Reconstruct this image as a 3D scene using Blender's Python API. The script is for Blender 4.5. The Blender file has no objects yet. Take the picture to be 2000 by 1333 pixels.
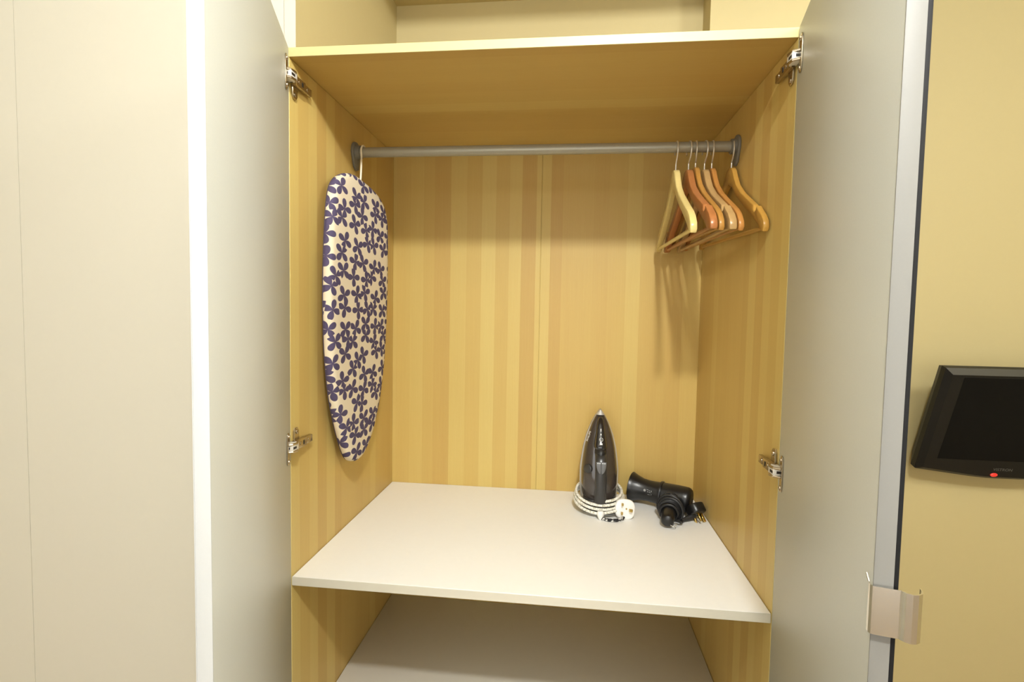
import bpy, bmesh, math, random
from mathutils import Vector, Matrix, Euler

random.seed(7)
scn = bpy.context.scene
COL = scn.collection
ZS = 1.05            # height of the white shelf above the floor; wardrobe coordinates have z = 0 on that shelf
H, D, W, ZL = 0.9615, 0.5634, 0.87, 0.345   # inner height, depth and width of the hanging space; drop to the lower shelf
T = 0.016            # board thickness

# ------------------------------------------------------------------ camera
cam_d = bpy.data.cameras.new('camera')
cam_d.sensor_width = 36.0
cam_d.lens = 36.0 * 999.46 / 2000.0
cam_d.clip_start = 0.02
cam = bpy.data.objects.new('camera', cam_d)
COL.objects.link(cam)
yaw, pit, rol = 0.1082, -0.0535, -0.0182
Rm = Matrix.Rotation(yaw, 3, 'Z') @ Matrix.Rotation(pit, 3, 'X') @ Matrix.Rotation(rol, 3, 'Y')
r_, f_, u_ = Rm.col[0], Rm.col[1], Rm.col[2]
cam.matrix_world = Matrix(((r_[0], u_[0], -f_[0], 0.5106), (r_[1], u_[1], -f_[1], -0.8974),
                           (r_[2], u_[2], -f_[2], 0.5069 + ZS), (0, 0, 0, 1)))
scn.camera = cam

# ------------------------------------------------------------------ world, lamps, exposure
wd = bpy.data.worlds.new('world')
scn.world = wd
wd.use_nodes = True
wd.node_tree.nodes['Background'].inputs[0].default_value = (1.0, 0.93, 0.8, 1)
wd.node_tree.nodes['Background'].inputs[1].default_value = 0.05


def lamp(name, kind, loc, power, colour, size, rot=(0, 0, 0), size_y=None):
    l = bpy.data.lights.new(name, kind)
    l.energy = power
    l.color = colour
    if kind == 'AREA':
        l.shape = 'RECTANGLE' if size_y else 'DISK'
        l.size = size
        if size_y:
            l.size_y = size_y
    else:
        l.shadow_soft_size = size
    o = bpy.data.objects.new(name, l)
    o.location = (loc[0], loc[1], loc[2] + ZS)
    o.rotation_euler = rot
    COL.objects.link(o)
    return o


lamp('ceiling_lamp', 'POINT', (0.66, -1.13, 1.48), 80.0, (0.985, 1.0, 1.0), 0.04)
lamp('far_ceiling_lamp', 'POINT', (2.0, -0.95, 1.44), 50.0, (0.985, 1.0, 1.0), 0.16)
lamp('window_daylight', 'AREA', (0.4, -2.5, 0.45), 44.0, (0.985, 1.0, 1.0), 3.6, (math.radians(90), 0, 0), 1.5)  # soft fill added behind the camera, not an actual window

scn.view_settings.view_transform = 'Standard'
scn.view_settings.look = 'None'
scn.view_settings.gamma = 1.0
scn.view_settings.use_curve_mapping = False
scn.view_settings.exposure = 0.0


# ------------------------------------------------------------------ materials
def lin(r, g, b):
    def c(v):
        v /= 255.0
        return v / 12.92 if v <= 0.04045 else ((v + 0.055) / 1.055) ** 2.4
    return (c(r), c(g), c(b), 1.0)


def mat(name, colour, rough=0.5, metal=0.0, spec=0.5, coat=0.0, emit=None, strength=0.0, speck=0.0, speck_scale=400.0, bump=0.0):
    m = bpy.data.materials.new(name)
    m.use_nodes = True
    nt = m.node_tree
    b = nt.nodes['Principled BSDF']
    b.inputs['Base Color'].default_value = colour
    b.inputs['Roughness'].default_value = rough
    b.inputs['Metallic'].default_value = metal
    b.inputs['Specular IOR Level'].default_value = spec
    b.inputs['Coat Weight'].default_value = coat
    if emit:
        b.inputs['Emission Color'].default_value = emit
        b.inputs['Emission Strength'].default_value = strength
    tc = nt.nodes.new('ShaderNodeTexCoord')
    n = nt.nodes.new('ShaderNodeTexNoise')
    n.inputs['Scale'].default_value = speck_scale
    n.inputs['Detail'].default_value = 3.0
    nt.links.new(tc.outputs['Object'], n.inputs['Vector'])
    if speck > 0:
        mr = nt.nodes.new('ShaderNodeMapRange')
        mr.inputs['To Min'].default_value = 1.0 - speck
        mr.inputs['To Max'].default_value = 1.0 + speck
        nt.links.new(n.outputs['Fac'], mr.inputs['Value'])
        mx = nt.nodes.new('ShaderNodeMix')
        mx.data_type = 'RGBA'
        mx.blend_type = 'MULTIPLY'
        mx.inputs[0].default_value = 1.0
        mx.inputs[6].default_value = colour
        nt.links.new(mr.outputs[0], mx.inputs[7])
        nt.links.new(mx.outputs[2], b.inputs['Base Color'])
    if bump > 0:
        bp = nt.nodes.new('ShaderNodeBump')
        bp.inputs['Strength'].default_value = bump
        bp.inputs['Distance'].default_value = 0.001
        nt.links.new(n.outputs['Fac'], bp.inputs['Height'])
        nt.links.new(bp.outputs['Normal'], b.inputs['Normal'])
    return m


def math_node(nt, op, a, b=None):
    n = nt.nodes.new('ShaderNodeMath')
    n.operation = op
    for i, v in enumerate((a, b)):
        if v is None:
            continue
        if isinstance(v, (int, float)):
            n.inputs[i].default_value = v
        else:
            nt.links.new(v, n.inputs[i])
    return n.outputs[0]


def wood(name, strip_axis, grain_axis, pitch, stops, rough=0.42, seed=0.0, stain=None, strip=0.62):
    """Laminate printed with glued-up staves: bands across one axis, fine grain along the other."""
    m = bpy.data.materials.new(name)
    m.use_nodes = True
    nt = m.node_tree
    b = nt.nodes['Principled BSDF']
    b.inputs['Roughness'].default_value = rough
    b.inputs['Specular IOR Level'].default_value = 0.35
    tc = nt.nodes.new('ShaderNodeTexCoord')
    sp = nt.nodes.new('ShaderNodeSeparateXYZ')
    nt.links.new(tc.outputs['Object'], sp.inputs[0])
    s, g = sp.outputs[strip_axis], sp.outputs[grain_axis]
    v = nt.nodes.new('ShaderNodeTexVoronoi')
    v.voronoi_dimensions = '1D'
    v.inputs['Scale'].default_value = 1.0
    v.inputs['Randomness'].default_value = 0.75
    nt.links.new(math_node(nt, 'ADD', math_node(nt, 'MULTIPLY', s, 1.0 / pitch), 17.3 + seed), v.inputs['W'])
    sc = nt.nodes.new('ShaderNodeSeparateColor')
    nt.links.new(v.outputs['Color'], sc.inputs[0])

    def noise(fs, fg, det):
        c = nt.nodes.new('ShaderNodeCombineXYZ')
        nt.links.new(math_node(nt, 'MULTIPLY', s, fs), c.inputs[0])
        nt.links.new(math_node(nt, 'MULTIPLY', g, fg), c.inputs[1])
        c.inputs[2].default_value = seed
        n = nt.nodes.new('ShaderNodeTexNoise')
        n.inputs['Scale'].default_value = 1.0
        n.inputs['Detail'].default_value = det
        nt.links.new(c.outputs[0], n.inputs['Vector'])
        return n.outputs['Fac']
    fine = noise(330.0, 7.0, 5.0)
    mid = noise(38.0, 1.6, 2.0)
    pores = noise(700.0, 60.0, 2.0)
    f = math_node(nt, 'ADD', math_node(nt, 'MULTIPLY', sc.outputs[0], strip), math_node(nt, 'MULTIPLY', fine, 0.20))
    f = math_node(nt, 'ADD', f, math_node(nt, 'MULTIPLY', mid, 0.16))
    f = math_node(nt, 'ADD', f, math_node(nt, 'MULTIPLY', pores, 0.10))
    f = math_node(nt, 'ADD', f, (0.62 - strip) * 0.5 - 0.04)
    cr = nt.nodes.new('ShaderNodeValToRGB')
    e = cr.color_ramp.elements
    e[0].position, e[0].color = 0.15, stops[0]
    e[1].position, e[1].color = 0.95, stops[2]
    k = e.new(0.55)
    k.color = stops[1]
    nt.links.new(f, cr.inputs[0])
    out = cr.outputs[0]
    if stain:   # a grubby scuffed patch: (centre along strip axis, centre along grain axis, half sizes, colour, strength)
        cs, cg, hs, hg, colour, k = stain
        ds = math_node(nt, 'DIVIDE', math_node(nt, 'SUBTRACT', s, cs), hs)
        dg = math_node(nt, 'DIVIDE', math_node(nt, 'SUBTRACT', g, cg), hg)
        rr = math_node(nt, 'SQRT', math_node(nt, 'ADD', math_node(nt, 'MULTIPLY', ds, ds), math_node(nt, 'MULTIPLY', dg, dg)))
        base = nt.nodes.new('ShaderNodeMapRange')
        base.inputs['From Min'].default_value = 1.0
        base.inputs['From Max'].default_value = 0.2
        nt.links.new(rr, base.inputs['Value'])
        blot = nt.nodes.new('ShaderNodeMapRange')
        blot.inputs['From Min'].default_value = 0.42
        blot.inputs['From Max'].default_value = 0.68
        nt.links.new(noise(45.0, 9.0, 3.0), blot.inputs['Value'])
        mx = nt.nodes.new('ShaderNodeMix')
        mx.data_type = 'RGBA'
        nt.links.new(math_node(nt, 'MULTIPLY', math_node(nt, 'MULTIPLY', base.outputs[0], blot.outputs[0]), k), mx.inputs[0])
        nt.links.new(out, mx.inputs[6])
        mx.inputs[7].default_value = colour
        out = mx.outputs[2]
    nt.links.new(out, b.inputs['Base Color'])
    return m


def flower_cloth(name):
    """White cotton printed with four-petalled violet flowers."""
    m = bpy.data.materials.new(name)
    m.use_nodes = True
    nt = m.node_tree
    b = nt.nodes['Principled BSDF']
    b.inputs['Roughness'].default_value = 0.85
    b.inputs['Specular IOR Level'].default_value = 0.15
    tc = nt.nodes.new('ShaderNodeTexCoord')
    sp = nt.nodes.new('ShaderNodeSeparateXYZ')
    nt.links.new(tc.outputs['Object'], sp.inputs[0])

    def layer(fy, fz, oy, oz, radius):
        c = nt.nodes.new('ShaderNodeCombineXYZ')
        wrap = math_node(nt, 'MULTIPLY', math_node(nt, 'SIGN', sp.outputs[1]), math_node(nt, 'SUBTRACT', 0.0125, sp.outputs[0]))
        yw = math_node(nt, 'ADD', sp.outputs[1], wrap)
        nt.links.new(math_node(nt, 'ADD', math_node(nt, 'MULTIPLY', yw, fy), oy), c.inputs[0])
        nt.links.new(math_node(nt, 'ADD', math_node(nt, 'MULTIPLY', sp.outputs[2], fz), oz), c.inputs[1])
        v = nt.nodes.new('ShaderNodeTexVoronoi')
        v.voronoi_dimensions = '2D'
        v.inputs['Scale'].default_value = 1.0
        v.inputs['Randomness'].default_value = 0.62
        nt.links.new(c.outputs[0], v.inputs['Vector'])
        d = nt.nodes.new('ShaderNodeVectorMath')
        d.operation = 'SUBTRACT'
        nt.links.new(c.outputs[0], d.inputs[0])
        nt.links.new(v.outputs['Position'], d.inputs[1])
        q = nt.nodes.new('ShaderNodeSeparateXYZ')
        nt.links.new(d.outputs[0], q.inputs[0])
        sc = nt.nodes.new('ShaderNodeSeparateColor')
        nt.links.new(v.outputs['Color'], sc.inputs[0])
        ang = math_node(nt, 'ADD', math_node(nt, 'ARCTAN2', q.outputs[1], q.outputs[0]),
                        math_node(nt, 'MULTIPLY', sc.outputs[0], 6.28))
        r = math_node(nt, 'SQRT', math_node(nt, 'ADD', math_node(nt, 'MULTIPLY', q.outputs[0], q.outputs[0]),
                                            math_node(nt, 'MULTIPLY', q.outputs[1], q.outputs[1])))
        petal = math_node(nt, 'POWER', math_node(nt, 'ABSOLUTE', math_node(nt, 'COSINE', math_node(nt, 'MULTIPLY', ang, 2.0))), 0.75)
        edge = math_node(nt, 'SUBTRACT', math_node(nt, 'MULTIPLY', petal, radius), r)
        mr = nt.nodes.new('ShaderNodeMapRange')
        mr.inputs['From Min'].default_value = -0.012
        mr.inputs['From Max'].default_value = 0.012
        nt.links.new(edge, mr.inputs['Value'])
        return mr.outputs[0]
    a = layer(1 / 0.054, 1 / 0.036, 3.2, 1.7, 0.60)
    mx = nt.nodes.new('ShaderNodeMix')
    mx.data_type = 'RGBA'
    nt.links.new(a, mx.inputs[0])
    mx.inputs[6].default_value = lin(222, 210, 184)
    mx.inputs[7].default_value = lin(80, 72, 98)
    nt.links.new(mx.outputs[2], b.inputs['Base Color'])
    n = nt.nodes.new('ShaderNodeTexNoise')
    n.inputs['Scale'].default_value = 30.0
    nt.links.new(tc.outputs['Object'], n.inputs['Vector'])
    bp = nt.nodes.new('ShaderNodeBump')
    bp.inputs['Strength'].default_value = 0.25
    bp.inputs['Distance'].default_value = 0.004
    nt.links.new(n.outputs['Fac'], bp.inputs['Height'])
    nt.links.new(bp.outputs['Normal'], b.inputs['Normal'])
    return m


WOOD = (lin(187, 153, 86), lin(199, 171, 99), lin(210, 190, 117))
M = {}
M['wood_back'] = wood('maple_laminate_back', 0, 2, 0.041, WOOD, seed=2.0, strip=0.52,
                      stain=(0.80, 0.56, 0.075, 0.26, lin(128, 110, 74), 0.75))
M['wood_side'] = wood('maple_laminate_side', 1, 2, 0.040, WOOD, seed=5.0, strip=0.42)
M['wood_top'] = wood('maple_laminate_top', 1, 0, 0.045, WOOD, seed=9.0, strip=0.4)
M['edge_band'] = mat('pale_edge_banding', lin(200, 187, 132), 0.45, speck=0.03, speck_scale=60)
M['melamine'] = mat('white_melamine', lin(244, 244, 240), 0.4, speck=0.015, speck_scale=90)
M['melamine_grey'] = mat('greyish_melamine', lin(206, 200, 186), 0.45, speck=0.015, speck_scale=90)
M['shelf_edge'] = mat('off_white_edge_banding', lin(204, 199, 182), 0.45)
M['door_grey'] = mat('silver_grey_laminate', lin(196, 198, 190), 0.42, speck=0.05, speck_scale=900, bump=0.03)
M['door_edge_grey'] = mat('grey_edge_band', lin(116, 115, 110), 0.55, speck=0.02, speck_scale=500)  # right door: same edging, darkened to stand in for weaker light
M['door_edge'] = mat('pale_grey_edge_band', lin(176, 178, 177), 0.4, speck=0.02, speck_scale=500)  # left door: same edging, lightened to stand in for stronger light
M['door_dark'] = mat('dark_outer_laminate', lin(16, 16, 17), 0.65, spec=0.2)
M['paint'] = mat('cream_wall_paint', lin(194, 189, 172), 0.6, speck=0.012, speck_scale=60, bump=0.05)  # wall colour with the bright light at the front mixed in
M['paint_warm'] = mat('sand_wall_paint', lin(181, 167, 120), 0.65, speck=0.012, speck_scale=60, bump=0.05)  # same wall colour, deepened where the light is dimmer
M['paint_far'] = mat('tan_wall_paint', lin(150, 132, 100), 0.7)
M['ceiling'] = mat('white_ceiling_paint', lin(238, 234, 222), 0.8, speck=0.01)
M['floor'] = mat('brown_floor_boards', lin(172, 150, 118), 0.45, speck=0.12, speck_scale=12)
M['nickel'] = mat('nickel_plated_steel', lin(186, 174, 152), 0.27, metal=1.0)
M['nickel_pale'] = mat('satin_nickel', lin(232, 230, 222), 0.35, metal=0.25)  # hinge metal whitened, lamp glare put into the colour
M['dark_slot'] = mat('dark_slot', lin(24, 20, 16), 0.6)
M['chrome'] = mat('polished_steel', lin(226, 222, 212), 0.27, metal=1.0, speck=0.06, speck_scale=50)
M['rail_grey'] = mat('grey_coated_tube', lin(160, 156, 140), 0.42, metal=0.35, speck=0.05, speck_scale=300)
M['rail_cap'] = mat('grey_plastic', lin(120, 116, 104), 0.5, speck=0.04)
M['wire'] = mat('bright_hook_wire', lin(232, 230, 222), 0.3, metal=0.7)
M['cream_wire'] = mat('cream_coated_wire', lin(236, 226, 200), 0.4)
M['cloth'] = flower_cloth('violet_flower_cotton')
M['cloth_hem'] = mat('violet_hem', lin(72, 62, 70), 0.9)
M['white_steel'] = mat('white_painted_steel', lin(225, 222, 214), 0.4)
M['iron_tank'] = mat('smoked_tank_plastic', lin(58, 51, 46), 0.14, coat=0.6, speck=0.10, speck_scale=30)
M['iron_black'] = mat('glossy_black_plastic', lin(26, 27, 30), 0.12, coat=0.7)
M['iron_dark'] = mat('dark_grey_plastic', lin(46, 45, 44), 0.3)
M['iron_grey'] = mat('mid_grey_plastic', lin(84, 84, 84), 0.4)
M['iron_rim'] = mat('warm_grey_plastic', lin(168, 162, 150), 0.35)
M['soleplate'] = mat('brushed_soleplate', lin(196, 192, 186), 0.3, metal=0.9)
M['print_white'] = mat('white_print', lin(232, 232, 230), 0.5)
M['print_grey'] = mat('grey_print', lin(150, 150, 148), 0.5)
M['print_dim'] = mat('dim_grey_print', lin(88, 86, 80), 0.5)
M['plug_white'] = mat('white_plug_plastic', lin(242, 241, 236), 0.35)
M['brass'] = mat('brass_pins', lin(206, 178, 104), 0.25, metal=1.0)
M['black'] = mat('black_plastic', lin(20, 20, 21), 0.34)
M['black_matt'] = mat('matt_black_rubber', lin(24, 24, 25), 0.5)
M['tv_frame'] = mat('black_television_plastic', lin(17, 17, 16), 0.45, spec=0.3)
M['tv_bevel'] = mat('black_bevel_plastic', lin(58, 57, 52), 0.35)  # casing plastic made lighter, as the light catches the top bevel
M['tv_screen'] = mat('dark_screen_glass', lin(11, 11, 11), 0.5, spec=0.12)
M['red_lamp'] = mat('red_power_lamp', lin(170, 30, 24), 0.3, emit=(1.0, 0.06, 0.04, 1), strength=0.55)


def cord_material(name, base, fleck, scale, lo):
    m = bpy.data.materials.new(name)
    m.use_nodes = True
    nt = m.node_tree
    b = nt.nodes['Principled BSDF']
    b.inputs['Roughness'].default_value = 0.8
    tc = nt.nodes.new('ShaderNodeTexCoord')
    v = nt.nodes.new('ShaderNodeTexVoronoi')
    v.inputs['Scale'].default_value = scale
    nt.links.new(tc.outputs['Object'], v.inputs['Vector'])
    sc = nt.nodes.new('ShaderNodeSeparateColor')
    nt.links.new(v.outputs['Color'], sc.inputs[0])
    mr = nt.nodes.new('ShaderNodeMapRange')
    mr.inputs['From Min'].default_value = lo
    mr.inputs['From Max'].default_value = lo + 0.05
    nt.links.new(sc.outputs[0], mr.inputs['Value'])
    mx = nt.nodes.new('ShaderNodeMix')
    mx.data_type = 'RGBA'
    nt.links.new(mr.outputs[0], mx.inputs[0])
    mx.inputs[6].default_value = base
    mx.inputs[7].default_value = fleck
    nt.links.new(mx.outputs[2], b.inputs['Base Color'])
    return m


M['cord_white'] = cord_material('white_braided_cord', lin(236, 234, 224), lin(186, 182, 160), 420.0, 0.72)
M['cord_fleck'] = cord_material('black_and_white_braided_cord', lin(28, 27, 28), lin(225, 224, 220), 260.0, 0.62)


def hanger_wood(name, colour):
    dk = tuple(c * 0.78 for c in colour[:3]) + (1,)
    lt = tuple(min(1, c * 1.12) for c in colour[:3]) + (1,)
    return wood(name, 2, 1, 0.03, (dk, colour, lt), rough=0.28, seed=random.random() * 30, strip=0.12)


# ------------------------------------------------------------------ mesh helpers
def new_object(name, bm, materials, parent=None, base=(0, 0, 0), smooth=True, angle=38.0, kind=None):
    """Link a bmesh, given in wardrobe coordinates, as one mesh object whose origin is the base of its thing."""
    if any(base):
        bmesh.ops.translate(bm, verts=bm.verts, vec=[-c for c in base])
    bmesh.ops.recalc_face_normals(bm, faces=bm.faces)
    me = bpy.data.meshes.new(name)
    bm.to_mesh(me)
    bm.free()
    for mm in (materials if isinstance(materials, (list, tuple)) else [materials]):
        me.materials.append(mm)
    if smooth:
        me.polygons.foreach_set('use_smooth', [True] * len(me.polygons))
        me.set_sharp_from_angle(angle=math.radians(angle))
    o = bpy.data.objects.new(name, me)
    COL.objects.link(o)
    if parent:
        o.parent = parent
    elif kind == 'structure':
        o['kind'] = 'structure'
        o.location = (base[0], base[1], base[2] + ZS)
    else:
        o.location = (base[0], base[1], base[2] + ZS)
    return o


def thing(name, label, cat, base, group=None):
    o = bpy.data.objects.new(name, None)
    o.empty_display_size = 0.05
    COL.objects.link(o)
    o.location = (base[0], base[1], base[2] + ZS)
    o['label'] = label
    o['category'] = cat
    if group:
        o['group'] = group
    return o


def add_box(bm, lo, hi, bevel=0.0, seg=2, mi=0, xf=None):
    c = [(a + b) / 2 for a, b in zip(lo, hi)]
    s = [abs(b - a) for a, b in zip(lo, hi)]
    t = bmesh.new()
    bmesh.ops.create_cube(t, size=1.0)
    bmesh.ops.scale(t, vec=s, verts=t.verts)
    bmesh.ops.translate(t, vec=c, verts=t.verts)
    if bevel > 0:
        bmesh.ops.bevel(t, geom=list(t.edges), offset=bevel, segments=seg, affect='EDGES', profile=0.5)
    merge(bm, t, mi, xf)


def merge(bm, t, mi=0, xf=None):
    if xf is not None:
        bmesh.ops.transform(t, matrix=xf, verts=t.verts)
    vm = {v: bm.verts.new(v.co) for v in t.verts}
    for f in t.faces:
        try:
            nf = bm.faces.new([vm[v] for v in f.verts])
            nf.material_index = mi
        except ValueError:
            pass
    t.free()


def smooth_path(pts, n=8, closed=False):
    P = [Vector(p) for p in pts]
    out = []
    m = len(P)
    rng = range(m) if closed else range(m - 1)
    for i in rng:
        p0 = P[(i - 1) % m] if (closed or i > 0) else P[0] * 2 - P[1]
        p1, p2 = P[i], P[(i + 1) % m]
        p3 = P[(i + 2) % m] if (closed or i + 2 < m) else P[-1] * 2 - P[-2]
        for k in range(n):
            t = k / n
            out.append(0.5 * ((2 * p1) + (-p0 + p2) * t + (2 * p0 - 5 * p1 + 4 * p2 - p3) * t * t + (-p0 + 3 * p1 - 3 * p2 + p3) * t ** 3))
    if not closed:
        out.append(P[-1])
    return out


def add_tube(bm, path, rad, seg=10, mi=0, closed=False, cap=True, flat=1.0, ref=None):
    """Sweep a circle (or an ellipse, flat < 1) along a list of points; rad may be a list."""
    P = [Vector(p) for p in path]
    n = len(P)
    R = rad if isinstance(rad, (list, tuple)) else [rad] * n
    rings = []
    up = Vector(ref) if ref else None
    prev = None
    for i in range(n):
        a = P[(i - 1) % n] if (closed or i > 0) else P[i]
        c = P[(i + 1) % n] if (closed or i < n - 1) else P[i]
        t = (c - a).normalized()
        if up is not None:
            x = up.cross(t)
        elif prev is None:
            x = t.orthogonal()
        else:
            x = prev - t * prev.dot(t)
        if x.length < 1e-6:
            x = t.orthogonal()
        x.normalize()
        y = t.cross(x)
        prev = x
        rings.append([bm.verts.new(P[i] + x * (R[i] * math.cos(2 * math.pi * k / seg)) + y * (R[i] * flat * math.sin(2 * math.pi * k / seg))) for k in range(seg)])
    for i in range(n if closed else n - 1):
        A, B = rings[i], rings[(i + 1) % n]
        for k in range(seg):
            f = bm.faces.new((A[k], A[(k + 1) % seg], B[(k + 1) % seg], B[k]))
            f.material_index = mi
    if cap and not closed:
        bm.faces.new(list(reversed(rings[0]))).material_index = mi
        bm.faces.new(rings[-1]).material_index = mi


def add_lathe(bm, prof, origin, axis, seg=24, mi=0, squash=1.0, ref=(0, 0, 1)):
    """Revolve (distance along axis, radius) pairs about an axis."""
    o = Vector(origin)
    a = Vector(axis).normalized()
    r = Vector(ref)
    x = (r - a * r.dot(a)).normalized()
    y = a.cross(x)
    rings = []
    for s, rad in prof:
        if rad < 1e-6:
            rings.append([bm.verts.new(o + a * s)])
        else:
            rings.append([bm.verts.new(o + a * s + x * (rad * squash * math.cos(2 * math.pi * k / seg)) + y * (rad * math.sin(2 * math.pi * k / seg))) for k in range(seg)])
    for A, B in zip(rings, rings[1:]):
        for k in range(seg):
            k2 = (k + 1) % seg
            if len(A) == 1 and len(B) == 1:
                continue
            if len(A) == 1:
                f = bm.faces.new((A[0], B[k2], B[k]))
            elif len(B) == 1:
                f = bm.faces.new((A[k], A[k2], B[0]))
            else:
                f = bm.faces.new((A[k], A[k2], B[k2], B[k]))
            f.material_index = mi
    for ring, rev in ((rings[0], True), (rings[-1], False)):
        if len(ring) > 2:
            bm.faces.new(list(reversed(ring)) if rev else ring).material_index = mi


def add_prism(bm, outline, to3d, depth_vec, bevel=0.0, seg=2, mi=0):
    """Extrude a closed 2-D outline; to3d maps (a, b) to a point."""
    t = bmesh.new()
    vs = [t.verts.new(to3d(*p)) for p in outline]
    f = t.faces.new(vs)
    r = bmesh.ops.extrude_face_region(t, geom=[f])
    ev = [g for g in r['geom'] if isinstance(g, bmesh.types.BMVert)]
    bmesh.ops.translate(t, verts=ev, vec=depth_vec)
    bmesh.ops.recalc_face_normals(t, faces=t.faces)
    if bevel > 0:
        caps = [fc for fc in t.faces if len(fc.verts) == len(outline)]
        ed = set()
        for fc in caps:
            ed.update(fc.edges)
        bmesh.ops.bevel(t, geom=list(ed), offset=bevel, segments=seg, affect='EDGES', profile=0.5, clamp_overlap=True)
    bmesh.ops.triangulate(t, faces=[fc for fc in t.faces if len(fc.verts) > 4])
    merge(bm, t, mi)


def add_loft(bm, rings, mi=0):
    V = [[bm.verts.new(p) for p in r] for r in rings]
    n = len(V[0])
    for A, B in zip(V, V[1:]):
        for k in range(n):
            bm.faces.new((A[k], A[(k + 1) % n], B[(k + 1) % n], B[k])).material_index = mi
    bm.faces.new(list(reversed(V[0]))).material_index = mi
    bm.faces.new(V[-1]).material_index = mi


def text_object(name, body, size, xf, material, parent, base=(0, 0, 0)):
    """Flat lettering, converted to a mesh."""
    cu = bpy.data.curves.new(name, 'FONT')
    cu.body = body
    cu.size = size
    cu.align_x = 'CENTER'
    cu.align_y = 'CENTER'
    cu.extrude = 0.0001
    to = bpy.data.objects.new(name + '_curve', cu)
    COL.objects.link(to)
    bpy.context.view_layer.update()
    me = bpy.data.meshes.new_from_object(to.evaluated_get(bpy.context.evaluated_depsgraph_get()))
    bpy.data.objects.remove(to)
    bpy.data.curves.remove(cu)
    me.transform(Matrix.Translation([-c for c in base]) @ xf)
    me.name = name
    me.materials.clear()
    me.materials.append(material)
    o = bpy.data.objects.new(name, me)
    COL.objects.link(o)
    o.parent = parent
    return o


def frame(origin, xa, ya):
    """Matrix whose local x, y run along xa, ya."""
    x = Vector(xa).normalized()
    y = Vector(ya)
    y = (y - x * y.dot(x)).normalized()
    z = x.cross(y)
    return Matrix(((x[0], y[0], z[0], origin[0]), (x[1], y[1], z[1], origin[1]), (x[2], y[2], z[2], origin[2]), (0, 0, 0, 1)))


# ------------------------------------------------------------------ the room
FL = -ZS                 # floor level in wardrobe coordinates
CE = 1.60                # ceiling of the room
XL, XR, YB, YT = -1.75, 2.9, -2.6, 0.93   # left wall, right wall, wall behind, wall with the television
NC = 1.376               # lowered ceiling over the wardrobe recess


def struct(name, boxes, m, bevel=0.0):
    bm = bmesh.new()
    for lo, hi in boxes:
        add_box(bm, lo, hi, bevel)
    return new_object(name, bm, m, kind='structure', smooth=False)


struct('floor', [((XL, YB, FL - 0.05), (XR, YT, FL))], M['floor'])
struct('ceiling', [((XL, YB, CE), (XR, YT + 0.1, CE + 0.05))], M['ceiling'])
struct('wall_left', [((XL - 0.1, YB, FL), (XL, 0.02, CE))], M['paint'])
struct('wall_behind', [((XL - 0.1, YB - 0.1, FL), (XR + 0.1, YB, CE))], M['paint_far'])
struct('wall_right', [((XR, YB, FL), (XR + 0.1, YT, CE))], M['paint_warm'])
# wall in line with the wardrobe front, two boards with a fine joint between them
struct('wall_front', [((-0.572, 0.015, FL), (-0.0175, 0.10, CE)), ((XL, 0.0155, FL), (-0.5735, 0.10, CE)),
                      ((-0.62, 0.018, FL), (-0.52, 0.099, CE)), ((-0.018, 0.015, 0.9785), (0.004, 0.0165, CE))], M['paint'])
# recess over the wardrobe
struct('wall_recess', [((-0.0172, 0.0168, 0.9785), (0.004, D + 0.02, CE)), ((-0.0172, D, 0.9785), (0.851, D + 0.1, CE)),
                       ((0.851, 0.488, 0.9785), (1.30, YT, CE)), ((0.8865, 0.015, FL), (1.045, 0.488, 0.9785)), ((0.8865, 0.488, FL), (1.30, YT, 0.9785))], M['paint_warm'])
struct('ceiling_recess', [((0.004, 0.02, NC), (0.851, D, NC + 0.03)), ((0.851, 0.02, NC), (1.045, 0.488, NC + 0.03)), ((0.004, 0.02, NC), (1.045, 0.05, CE))], M['paint_warm'])
struct('wall_rear', [((1.30, YT, FL), (XR, YT + 0.1, CE))], M['paint_warm'])

# ------------------------------------------------------------------ wardrobe
WB = (W / 2, D / 2, FL)
BOT = FL + 0.08
wardrobe = thing('wardrobe', 'tall maple-effect wardrobe standing open, grey doors swung outward, built into the wall recess', 'wardrobe', WB)


def wpart(name, bm, m, parent=None, **k):
    return new_object(name, bm, m, parent or wardrobe, WB, **k)


for x0, x1 in ((-T, 0.0), (W, W + T)):
    bm = bmesh.new()
    add_box(bm, (x0, 0.0, FL), (x1, D, H - 0.0005), 0.0008, 1)
    sp_ = wpart('side_panel', bm, M['wood_side'], smooth=False)
    bm = bmesh.new()
    add_box(bm, (x0, -0.0012, FL), (x1, 0.0, H), 0.0004, 1)
    wpart('edge_band', bm, M['edge_band'], sp_, smooth=False)
bm = bmesh.new()
add_box(bm, (-T, 0.0, H), (W + T, D, H + T), 0.0008, 1)
tp = wpart('top_panel', bm, M['wood_top'], smooth=False)
bm = bmesh.new()
add_box(bm, (-T, -0.0012, H), (W + T, 0.0, H + T), 0.0004, 1)
wpart('edge_band', bm, M['edge_band'], tp, smooth=False)
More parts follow.
